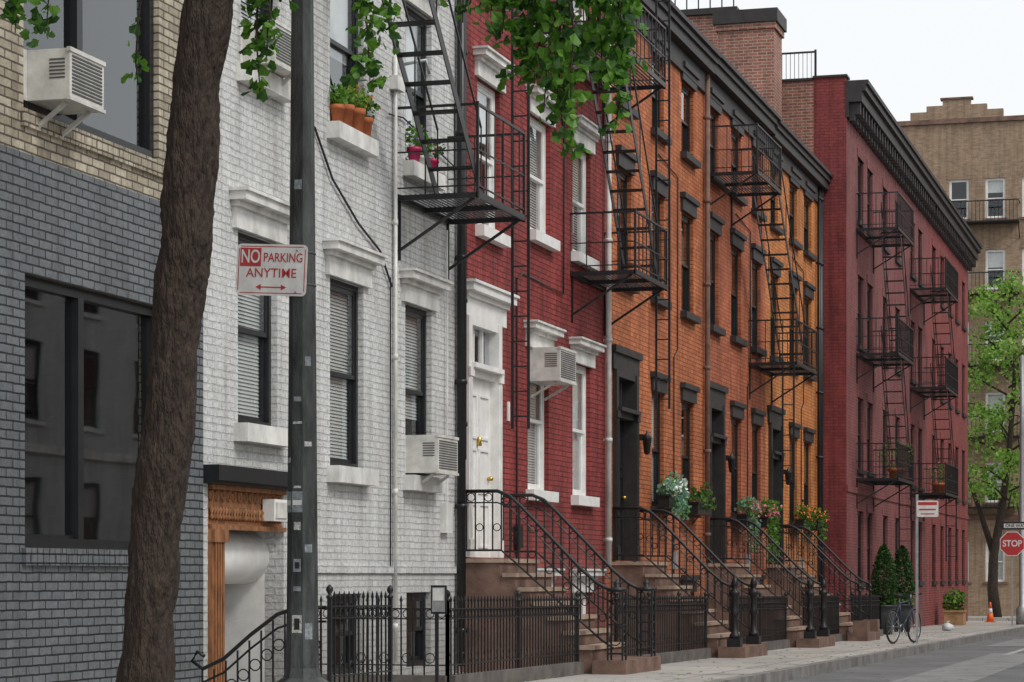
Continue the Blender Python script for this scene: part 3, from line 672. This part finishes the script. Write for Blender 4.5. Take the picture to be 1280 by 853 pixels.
def branch(p0,p1,r0,r1,sag=0,n=8):
    pts=[];p0=Vector(p0);p1=Vector(p1)
    for i in range(n+1):
        t_=i/n; p=p0.lerp(p1,t_); p.z+=sag*math.sin(math.pi*t_); p+=rv()*.04*(0<i<n); pts.append(p)
    tk.tube(pts,[r0+(r1-r0)*i/n for i in range(n+1)],BARK,7); return pts
lf=MB()
tips=[((13.0,-4.6,5.2),(13.0,-4.72,4.30),.10,80),((13.0,-4.9,5.2),(13.0,-4.95,4.22),.12,140),((13,-5.1,5.3),(13.1,-5.12,3.98),.13,200),((13,-5.3,5.2),(13.0,-5.31,3.55),.09,190),((13,-5.35,5.2),(12.9,-5.22,3.76),.11,180),
 ((13,-5.5,5.2),(13.1,-5.48,3.9),.13,220),((13,-5.62,5.1),(13,-5.64,4.02),.12,160),((13.1,-5.2,5.2),(13.2,-5.02,4.1),.11,150),((13,-5.7,5.1),(12.9,-5.66,4.2),.10,90),((13.3,-5.3,5.2),(13.4,-5.35,4.1),.2,200),
 ((13.2,-4.75,5.2),(13.3,-4.8,4.32),.12,90),((13.2,-5.6,5.2),(13.4,-5.5,3.72),.09,110),((12.9,-5.4,5.2),(12.8,-5.40,3.7),.08,110),
 ((13,-4.1,5.1),(13,-4.17,3.98),.10,130),((13,-4.25,5.1),(13.1,-4.28,4.2),.1,80),((12.9,-3.5,5.0),(12.95,-3.52,3.95),.09,120),((12.9,-3.6,5.0),(12.9,-3.58,4.15),.09,80),
 ((12.8,-2.9,4.9),(12.75,-2.85,4.02),.05,20),((12.7,-2.3,5.1),(12.7,-2.3,4.36),.12,70),((12.7,-2.05,5.1),(12.7,-2.1,4.34),.1,60)]
for a,b,rad_,n in tips:
    pts=branch(a,b,.012,.003,0,6)
    subs=[(R.random()**.8,rv(),R.random()) for _ in range(7)]   # side shoots give a ragged edge
    for i in range(n):
        if i%3==0:
            t_,v,_=R.choice(subs); p=pts[0].lerp(pts[-1],t_)+Vector((v.x,v.y,v.z*.6-.3))*rad_*1.9*R.random(); leaf(lf,p+rv()*.025,.072,R.choice([LEAF1,LEAF1,LEAF2]),.5); continue
        t_=R.random()**.8; p=pts[0].lerp(pts[-1],t_); v=rv(); v.z*=.8
        leaf(lf,p+v*rad_*1.1*(1.15-.5*t_),.072,R.choice([LEAF1,LEAF1,LEAF2]),.5)
branch((12.8,-3.3,4.7),(13.0,-5.9,5.25),.05,.015,.25); branch((12.8,-3.3,5.0),(12.7,-1.3,5.7),.05,.015,.2)
for k in range(16):
    a=k*2.4; z=5.0+k*.2; L=2.4-.08*k
    e=(12.85+math.cos(a)*L,-3.35+math.sin(a)*L,z+.7+.3*R.random()); branch((12.85,-3.35,z-.2),e,.045,.01,.2)
    for q in range(6):
        t_=.35+.65*R.random(); c=Vector((12.85,-3.35,z-.2)).lerp(Vector(e),t_)+rv()*.35
        c.z=max(c.z,5.15); clump(lf,c,(.38,.38,.28),38,.1,[LEAF1,LEAF1,LEAF2])
tk.obj('trunk_and_limbs',root); lf.obj('crown',root)
root=empty('locust_tree'); tk=MB(); lf=MB(); bx,by=101.5,-.35
G=g(bx)
tk.tube([(bx,by,G-.2),(bx,by+.15,G+1.2),(bx,by+.1,G+2.6),(bx,by-.2,G+4.2),(bx,by-.5,G+6.5),(bx,by-.7,G+9),(bx,by-.8,G+12)],[.28,.22,.2,.17,.13,.09,.03],BARK,10,lump=.15)
tk.tube([(bx,by+.1,G+2.6),(bx,by+.7,G+4.5),(bx,by+1.3,G+6.2),(bx,by+1.7,G+7.5)],[.14,.1,.07,.03],BARK,8)
for k in range(26):
    a=k*2.399; z=G+4.5+k*.33; L=(1.9+.9*R.random())*(1-.5*max(0,(k-14)/12)); c0=Vector((bx,by-.5,z)); e=c0+Vector((math.cos(a)*L,math.sin(a)*L,.9)); 
    tk.tube([c0,c0.lerp(e,.5)+Vector((0,0,.2)),e],[.05,.035,.01],BARK,5)
    for q in range(7):
        c=c0.lerp(e,.35+.75*R.random())+rv()*.5; clump(lf,c,(.6,.6,.32),36,.16,[LEAF3,LEAF3,LEAF3,LEAF1])
tk.obj('trunk_and_limbs',root); lf.obj('crown',root)
for (x,y,h,mat) in ((57.7,-1.35,2.1,CYP),(61.7,-1.3,2.15,CYP)):
    root=empty('potted_cypress'); p=MB(); G=g(x)
    p.lathe(x,y,G,[(.2,0),(.26,.5),(.29,.66),(.31,.66),(.31,.7),(.26,.7),(.25,.64)],POTD,20); p.tube([(x,y,G+.5),(x,y,G+1.2)],.03,BARK,6); p.obj('pot',root)
    l=MB()
    for i in range(2600):
        t_=R.random()**1.25; rad=.34*(math.sin(math.pi*min(1,(t_*.86+.14)))**.55)*(1-.35*t_); a=R.uniform(0,6.28); rr_=rad*(.6+.45*R.random())
        leaf(l,(x+rr_*math.cos(a),y+rr_*math.sin(a),G+.68+t_*(h-.68)),.06,mat,-.9)
    for i in range(60): leaf(l,(x+R.uniform(-.3,.3),y+R.uniform(-.3,.3),G+.72+R.random()*.1),.08,LEAF1,-.3)
    l.obj('foliage',root)
def pot(x,y,z,r,h,mat,lm,fm,spread=.14,n=60,name='flower_pot'):
    root=empty(name); p=MB(); p.lathe(x,y,z,[(r*.7,0),(r*.95,h*.75),(r*1.1,h*.75),(r*1.12,h),(r*.95,h),(r*.9,h*.85)],mat,14); p.obj('pot',root)
    l=MB(); clump(l,(x,y,z+h+spread*.7),(spread,spread,spread*.9),n,.055,lm,-.4)
    if fm: clump(l,(x,y,z+h+spread*1.1),(spread,spread,spread*.7),n//3,.04,[fm],-.4)
    l.obj('plant',root)
pot(23.66,-.06,5.882,.075,.19,TERRA,[LEAF1],None,.12,80); pot(23.95,-.05,5.882,.085,.24,TERRA,[LEAF3,LEAF1],None,.14,110); pot(24.27,-.06,5.882,.085,.26,TERRA,[LEAF3,LEAF1],ORF,.14,100); pot(24.57,-.05,5.882,.075,.22,TERRA,[LEAF2,LEAF1],ORF,.14,100)
pot(26.2,-.06,5.882,.08,.18,PINKPOT,[LEAF1],PURP,.17,110); pot(26.5,-.06,5.882,.07,.13,WHITE,[LEAF1],PURP,.14); pot(26.85,-.06,5.882,.08,.15,PINKPOT,[LEAF2],PINK,.14)
def wbox(x0,x1,z,lm,fm,hang=.35,n=260,mat=BLACKP):
    root=empty('window_flower_box'); b=MB(); b.box(x0,x1,-.32,-.125,z-.2,z,mat); b.box(x0-.02,x1+.02,-.34,-.12,z-.02,z+.012,mat)
    for x in (x0+.15,x1-.15): b.bar((x,-.13,z-.2),(x,0,z-.35),.02,.02,IRON)
    b.obj('box',root); l=MB()
    k=max(3,int((x1-x0)/.2))
    for i in range(k):
        x=x0+(x1-x0)*(i+.5)/k; clump(l,(x,-.26,z+.12+R.uniform(-.03,.1)),(.16,.16,.17),n//k,.07,lm,0)
        if hang and R.random()<.7: clump(l,(x,-.36,z-hang*.4),(.1,.07,hang*.55),n//k//2,.06,lm,.8)
        if fm: clump(l,(x,-.3,z+.14),(.16,.16,.17),n//k//3,.06,[fm],0)
    l.obj('plants',root)
wbox(38.6,39.8,2.5,[LEAF4,LEAF4,LEAF1],WF,.4,520); wbox(40.9,42.1,2.45,[LEAF2,LEAF1],None,.1,160)
wbox(45.5,46.7,2.35,[LEAF1,LEAF4],PINK,.8,540); wbox(47.7,48.8,2.35,[LEAF1,LEAF1],PINK,1.0,560)
wbox(52.2,53.3,2.4,[LEAF1,LEAF2],ORF,.2,240); wbox(54.2,55.2,2.4,[LEAF1,LEAF2],ORF,.5,240)
pot(60.5,-1.3,3.55,.2,.3,TERRA,[LEAF1],None,.45,260); pot(70.5,-1.3,3.55,.2,.3,TERRA,[LEAF1],PINK,.35,160)
root=empty('wooden_planter'); b=MB(); G=g(76); b.box(75.6,76.4,-1.5,-.9,G,G+.45,WOODP); b.box(75.57,76.43,-1.53,-.87,G+.4,G+.46,WOODP); b.obj('box',root)
l=MB(); clump(l,(76,-1.2,G+.75),(.45,.4,.35),400,.1,[LEAF1,LEAF2,LEAF3],-.2); l.obj('plant',root)

# ------------------------------------------------------------ lamp pole with parking sign
def text(body,size,loc,mat,parent,align='CENTER',ext=.0008,sx=1,off=.022):
    cu=bpy.data.curves.new('lettering','FONT'); cu.body=body; cu.size=size; cu.align_x=align; cu.align_y='CENTER'; cu.extrude=ext; cu.offset=size*off
    cu.materials.append(mat); o=bpy.data.objects.new('lettering',cu); bpy.context.scene.collection.objects.link(o); o.parent=parent; o.location=loc; o.rotation_euler=(math.radians(90),0,0); o.scale=(sx,1,1); return o
px,py=14.2,-3.3; G=g(px)
p=MB()
p.lathe(px,py,G,[(.26,-.1),(.26,.08),(.21,.12),(.20,.36),(.185,.40),(.12,.44),(.105,.50),(.098,.9),(.068,4.8),(.055,8.2),(.05,8.6)],POLEM,8,False)
p.tube([(px,py,8.5),(px,py-.6,9.0),(px,py-1.8,9.15)],.035,POLEM,8); p.lathe(px,py-2.1,9.0,[(.08,0),(.16,.05),(.13,.14),(.05,.2)],POLEM,12)
STK=plain('sticker_grey',(.26,.28,.30),.5,.5,40,0); STK2=plain('sticker_white',(.55,.55,.53),.5,.7,60,0); STK3=plain('sticker_dark',(.02,.02,.02),.5,.2,60,0)
def rad(z): 
    h=z-G
    return .098-(h-.9)*(.03/3.9)
def patch(z0,z1,face,w,mat,off=.003):
    a=math.pi/4*face; r=rad((z0+z1)/2)*math.cos(math.pi/8)+off
    c=Vector((px+r*math.cos(a),py+r*math.sin(a),0)); t=Vector((-math.sin(a),math.cos(a),0))*w/2; tl=Vector((math.cos(a),math.sin(a),0))*.0006
    p.quad((c.x-t.x+tl.x,c.y-t.y+tl.y,z0),(c.x+t.x+tl.x,c.y+t.y+tl.y,z0),(c.x+t.x-tl.x,c.y+t.y-tl.y,z1),(c.x-t.x-tl.x,c.y-t.y-tl.y,z1),mat)
patch(1.59,1.72,4,.07,STK); patch(1.59,1.72,3,.065,STK); patch(1.635,1.665,4,.06,SIGNW,.005); patch(1.635,1.665,3,.05,SIGNW,.005); patch(1.74,1.755,4,.05,STK2); 
patch(.84,.95,4,.065,STK2); patch(.86,.93,4,.035,STK3,.005); patch(.80,.9,5,.05,STK); patch(2.14,2.155,4,.06,STK2); patch(1.34,1.39,5,.05,STK); patch(2.5,2.56,5,.04,STK); patch(1.1,1.13,4,.05,STK); patch(1.9,1.93,3,.04,STK2)
patch(1.48,1.53,4,.045,STK2); patch(2.28,2.31,4,.05,STK); patch(2.0,2.03,5,.05,STK2); patch(3.6,3.66,4,.05,STK); patch(1.22,1.30,4,.05,STK); patch(1.24,1.28,4,.03,STK3,.005)
for z in (3.0,3.2): p.lathe(px,py,z,[(rad(z)+.002,0),(rad(z)+.004,.008),(rad(z)+.002,.016)],POLEM,8)
p.obj('street_lamp_pole')
def rrect(mb,w,h,r,y0,y1,mat,n=5,cx=0,cz=0):
    pts=[]
    for (sx,sz,a0) in ((1,1,0),(-1,1,90),(-1,-1,180),(1,-1,270)):
        for i in range(n+1):
            a=math.radians(a0+90*i/n); pts.append((cx+sx*(w/2-r)+r*math.cos(a),cz+sz*(h/2-r)+r*math.sin(a)))
    N_=len(pts); vs=[(x,y0,z) for x,z in pts]+[(x,y1,z) for x,z in pts]
    mb.add(vs,[tuple(range(N_))[::-1],tuple(range(N_,2*N_))]+[(i,(i+1)%N_,N_+(i+1)%N_,N_+i) for i in range(N_)],mat)
sg=empty('no_parking_sign',(px-.105,py+.165,3.10),math.radians(-90)); sg.rotation_euler=(0,math.radians(2.5),math.radians(-84))
m=MB(); rrect(m,.455,.32,.03,0,.004,SIGNW); 
for (x0,x1,z0,z1) in ((-.20,.20,.142,.147),(-.20,.20,-.147,-.142),(-.215,-.210,-.13,.13),(.210,.215,-.13,.13)): m.box(x0,x1,-.0012,.0,z0,z1,SIGNR)
m.box(-.205,-.070,-.0015,0,.02,.135,SIGNR)
m.box(-.07,.07,-.0015,0,-.112,-.104,SIGNR); m.add([(-.10,-.0015,-.108),(-.065,-.0015,-.126),(-.065,-.0015,-.09)],[(0,1,2)],SIGNR); m.add([(.10,-.0015,-.108),(.065,-.0015,-.09),(.065,-.0015,-.126)],[(0,1,2)],SIGNR)
for z in (.125,-.135): m.lathe(.16,0,z,[(.006,-.006),(.006,.006)],STEEL,8)
m.obj('plate',sg)
text('NO',.115,(-.1375,-.003,.078),SIGNW,sg,sx=.68,off=.014); text('PARKING',.080,(.072,-.002,.075),SIGNR,sg,sx=.76,off=.004); text('ANYTIME',.082,(0,-.002,-.022),SIGNR,sg,sx=.95,off=.002)

# ------------------------------------------------------------ far signs
def signpost(name,x,y,h):
    G=g(x); root=empty(name,(x,y,G),math.radians(-84)); p=MB(); p.bar((0,0,-.1),(0,0,h),.05,.05,STEEL)
    p.obj('post',root); return root
r=signpost('parking_sign_post',47.5,-3.3,2.9)
m=MB(); rrect(m,.42,.32,.03,-.04,-.036,SIGNW,cx=.2,cz=2.62); m.box(.02,.38,-.042,-.04,2.69,2.75,SIGNR); m.box(.04,.36,-.042,-.04,2.59,2.62,SIGNR);m.box(.07,.33,-.042,-.04,2.51,2.53,SIGNR); m.obj('plate',r)
r=signpost('stop_sign',75.4,-2.99,3.15)
m=MB()
def octo(R_,y0,y1,mat,z):
    vs=[(R_*math.cos(math.radians(22.5+45*i)),y,z+R_*math.sin(math.radians(22.5+45*i))) for y in (y0,y1) for i in range(8)]
    m.add(vs,[tuple(range(8))[::-1],tuple(range(8,16))]+[(i,(i+1)%8,8+(i+1)%8,8+i) for i in range(8)],mat)
octo(.40,-.05,-.045,SIGNW,2.5); octo(.375,-.053,-.05,SIGNR,2.5)
rrect(m,.85,.24,.02,-.05,-.046,BLACKP,cx=.1,cz=3.05); rrect(m,.7,.13,.02,-.053,-.051,SIGNW,cx=.1,cz=3.05)
m.obj('plate',r); text('STOP',.27,(0,-.056,2.5),SIGNW,r,sx=.9); text('ONE WAY',.13,(.1,-.056,3.05),BLACKP,r)
G=g(78); p=MB(); p.lathe(78,-3.1,G,[(.2,0),(.2,.5),(.1,.6),(.08,6),(.06,8.5)],STEEL,8); p.tube([(78,-3.1,8.3),(78,-3.8,8.8),(78,-5,8.9)],.04,STEEL,8); p.lathe(78,-5.2,8.8,[(.08,0),(.18,.05),(.15,.15),(.05,.2)],STEEL,12); p.obj('street_lamp')

# bicycle
root=empty('bicycle',(47.4,-3.05,g(47.4)),math.radians(-16)); b=MB()
wr=.34
for X in (-.52,.52):
    b.ring((X,0,wr),wr-.02,.02,RUB,'y',28,6); b.ring((X,0,wr),wr-.045,.008,STEEL,'y',28,4)
    for i in range(14):
        a=i*math.pi/7; b.bar((X,0,wr),(X+(wr-.04)*math.cos(a),0,wr+(wr-.04)*math.sin(a)),.004,.004,STEEL)
    b.lathe(X,0,wr-.02,[(.025,0),(.025,.04)],STEEL,8)
FRM=plain('bike_paint',(.03,.05,.09),.3,.1)
bb=(-.08,0,.29); st=(-.2,0,.78); hd=(.36,0,.84); hb=(.40,0,.68)
for a_,c_ in ((bb,st),(st,hd),(bb,hb),(hd,hb),(hb,(.52,0,wr)),((-.52,0,wr),bb),((-.52,0,wr),st)): b.tube([a_,c_],.016,FRM,6)
b.tube([st,(-.22,0,.9)],.013,STEEL,6); b.lathe(-.24,0,.9,[(.05,0),(.09,.02),(.08,.05),(.02,.06)],RUB,10); b.bar((-.24,0,.93),(-.06,0,.93),.05,.03,RUB)
b.tube([hd,(.36,0,.95)],.013,STEEL,6); b.tube([(.2,-.27,.98),(.3,-.25,.96),(.38,-.1,.95),(.38,.1,.95),(.3,.25,.96),(.2,.27,.98)],.013,RUB,6)
b.ring((-.08,0,.29),.09,.01,STEEL,'y',16,4); b.bar((-.08,-.04,.29),(.02,-.06,.15),.02,.015,STEEL); b.bar((-.08,.04,.29),(-.18,.06,.43),.02,.015,STEEL)
b.obj('frame_and_wheels',root)
for (x,y) in ((84,-1.6),):
    G=g(x); c=MB(); c.box(x-.18,x+.18,y-.18,y+.18,G,G+.03,CONE); c.lathe(x,y,G+.03,[(.13,0),(.085,.28)],CONE,14); c.lathe(x,y,G+.31,[(.085,0),(.06,.16)],SIGNW,14); c.lathe(x,y,G+.47,[(.06,0),(.025,.22)],CONE,14); c.obj('traffic_cone')
x=64;y=-2.2;G=g(x); c=MB(); 
prof=[(.04,0),(.13,.02),(.16,.08),(.13,.15),(.05,.2),(.02,.22),(.05,.26)]; c.lathe(x,y,G,prof,BAG,14)
c.v=[(a+.06*noise.noise(Vector((a,b_,z))*9),b_+.06*noise.noise(Vector((b_,z,a))*9),z) for a,b_,z in c.v]; c.obj('rubbish_bag')

# ------------------------------------------------------------ ground
def sheet(name,x0,x1,y0,y1,off,mat):
    m=MB(); m.quad((x0,y0,g(x0)+off),(x1,y0,g(x1)+off),(x1,y1,g(x1)+off),(x0,y1,g(x0)+off),mat); return m.obj(name)
sheet('ground',-600,900,-700,700,-.18,GRND)
sheet('road',-60,99,-9.6,-3.6,-.14,ASPH); sheet('side_street',88.3,98.99,-90,-9.61,-.139,ASPH); sheet('side_street',88.3,98.99,-3.59,90,-.139,ASPH)
def slab(name,x0,x1,y0,y1):
    m=MB(); top=[(x0,y0,g(x0)),(x1,y0,g(x1)),(x1,y1,g(x1)),(x0,y1,g(x0))]; bot=[(a,b,c-.3) for a,b,c in top]
    m.add(bot+top,[(4,5,6,7),(0,1,5,4),(1,2,6,5),(2,3,7,6),(3,0,4,7)],CONC); m.obj(name)
slab('sidewalk',-60,88,-3.45,.05); slab('sidewalk',-60,88,-16.4,-9.75); slab('sidewalk',99.2,107.1,-60,60)
def kerb(x0,x1,y0,y1):
    m=MB(); x=x0
    while x<x1-.01:
        xe=min(x+1.8,x1); a=.006
        top=[(x+a,y0,g(x)+.004),(xe-a,y0,g(xe)+.004),(xe-a,y1,g(xe)+.004),(x+a,y1,g(x)+.004)]; bot=[(p_[0],p_[1],p_[2]-.3) for p_ in top]
        m.add(bot+top,[(4,5,6,7),(0,1,5,4),(1,2,6,5),(2,3,7,6),(3,0,4,7)],KERB); x=xe
    m.obj('kerb')
kerb(-20,88,-3.6,-3.452); kerb(-20,88,-9.75,-9.6)
sheet('road_patch',30,46,-5.9,-4.9,-.136,PATCH); sheet('road_patch',52,61,-5.2,-4.2,-.136,PATCH)
mk=MB()
for (x0,x1,y0,y1) in ((44.5,50,-5.3,-5.15),(70,71,-9,-4)):
    mk.quad((x0,y0,g(x0)-.132),(x1,y0,g(x1)-.132),(x1,y1,g(x1)-.132),(x0,y1,g(x0)-.132),MARK)
mk.obj('road_markings')
m=MB()
for i in range(300):
    x=R.uniform(20,62); y=R.choice([-3.4,-1.7,-2.6])+R.gauss(0,.25); y=max(-3.44,min(-1.62,y)); z=g(x)+.006; a=R.uniform(0,6.28); s_=R.uniform(.015,.04)
    m.quad((x+s_*math.cos(a),y+s_*math.sin(a),z),(x-s_*math.sin(a)*.6,y+s_*math.cos(a)*.6,z+.008),(x-s_*math.cos(a),y-s_*math.sin(a),z),(x+s_*math.sin(a)*.6,y-s_*math.cos(a)*.6,z+.004),R.choice([LEAF2,LEAF3,BROWN,STK2]))
m.obj('fallen_leaves')

# ------------------------------------------------------------ light, sky, camera
sc=bpy.context.scene
w=bpy.data.worlds.new('World'); sc.world=w; w.use_nodes=True; nt=w.node_tree; nt.nodes.clear()
out=N(nt,'ShaderNodeOutputWorld'); bg=N(nt,'ShaderNodeBackground'); sky=N(nt,'ShaderNodeTexSky'); sky.sky_type='NISHITA'; sky.sun_disc=False
EL=math.radians(46); AZ=math.radians(205)
sky.sun_elevation=EL; sky.sun_rotation=AZ; sky.air_density=1; sky.dust_density=4
hs=N(nt,'ShaderNodeHueSaturation'); hs.inputs['Saturation'].default_value=.2; nt.links.new(sky.outputs[0],hs.inputs['Color'])
mx=mixc(nt,hs.outputs[0],(9.2,9.4,9.55),.8)
nt.links.new(mx,bg.inputs[0]); bg.inputs[1].default_value=.118; nt.links.new(bg.outputs[0],out.inputs[0])
sl=bpy.data.lights.new('sun','SUN'); sl.energy=1.5; sl.angle=math.radians(14); sl.color=(1,.97,.92); so=bpy.data.objects.new('sun',sl); sc.collection.objects.link(so)
d=Vector((math.sin(AZ)*math.cos(EL),math.cos(AZ)*math.cos(EL),math.sin(EL)))
so.rotation_euler=d.to_track_quat('Z','Y').to_euler(); so.location=(20,-20,30)
cam=bpy.data.cameras.new('camera'); co=bpy.data.objects.new('camera',cam); sc.collection.objects.link(co); sc.camera=co
co.location=(0,-8.74,1.2); co.rotation_euler=(math.radians(90),0,-(math.pi/2-TH))
cam.sensor_width=36; cam.sensor_fit='HORIZONTAL'; cam.lens=3030/1280*36; cam.shift_y=(719-426.5)/1280; cam.clip_end=3000; cam.clip_start=.1
sc.view_settings.view_transform='Standard'; sc.view_settings.look='None'; sc.view_settings.exposure=0
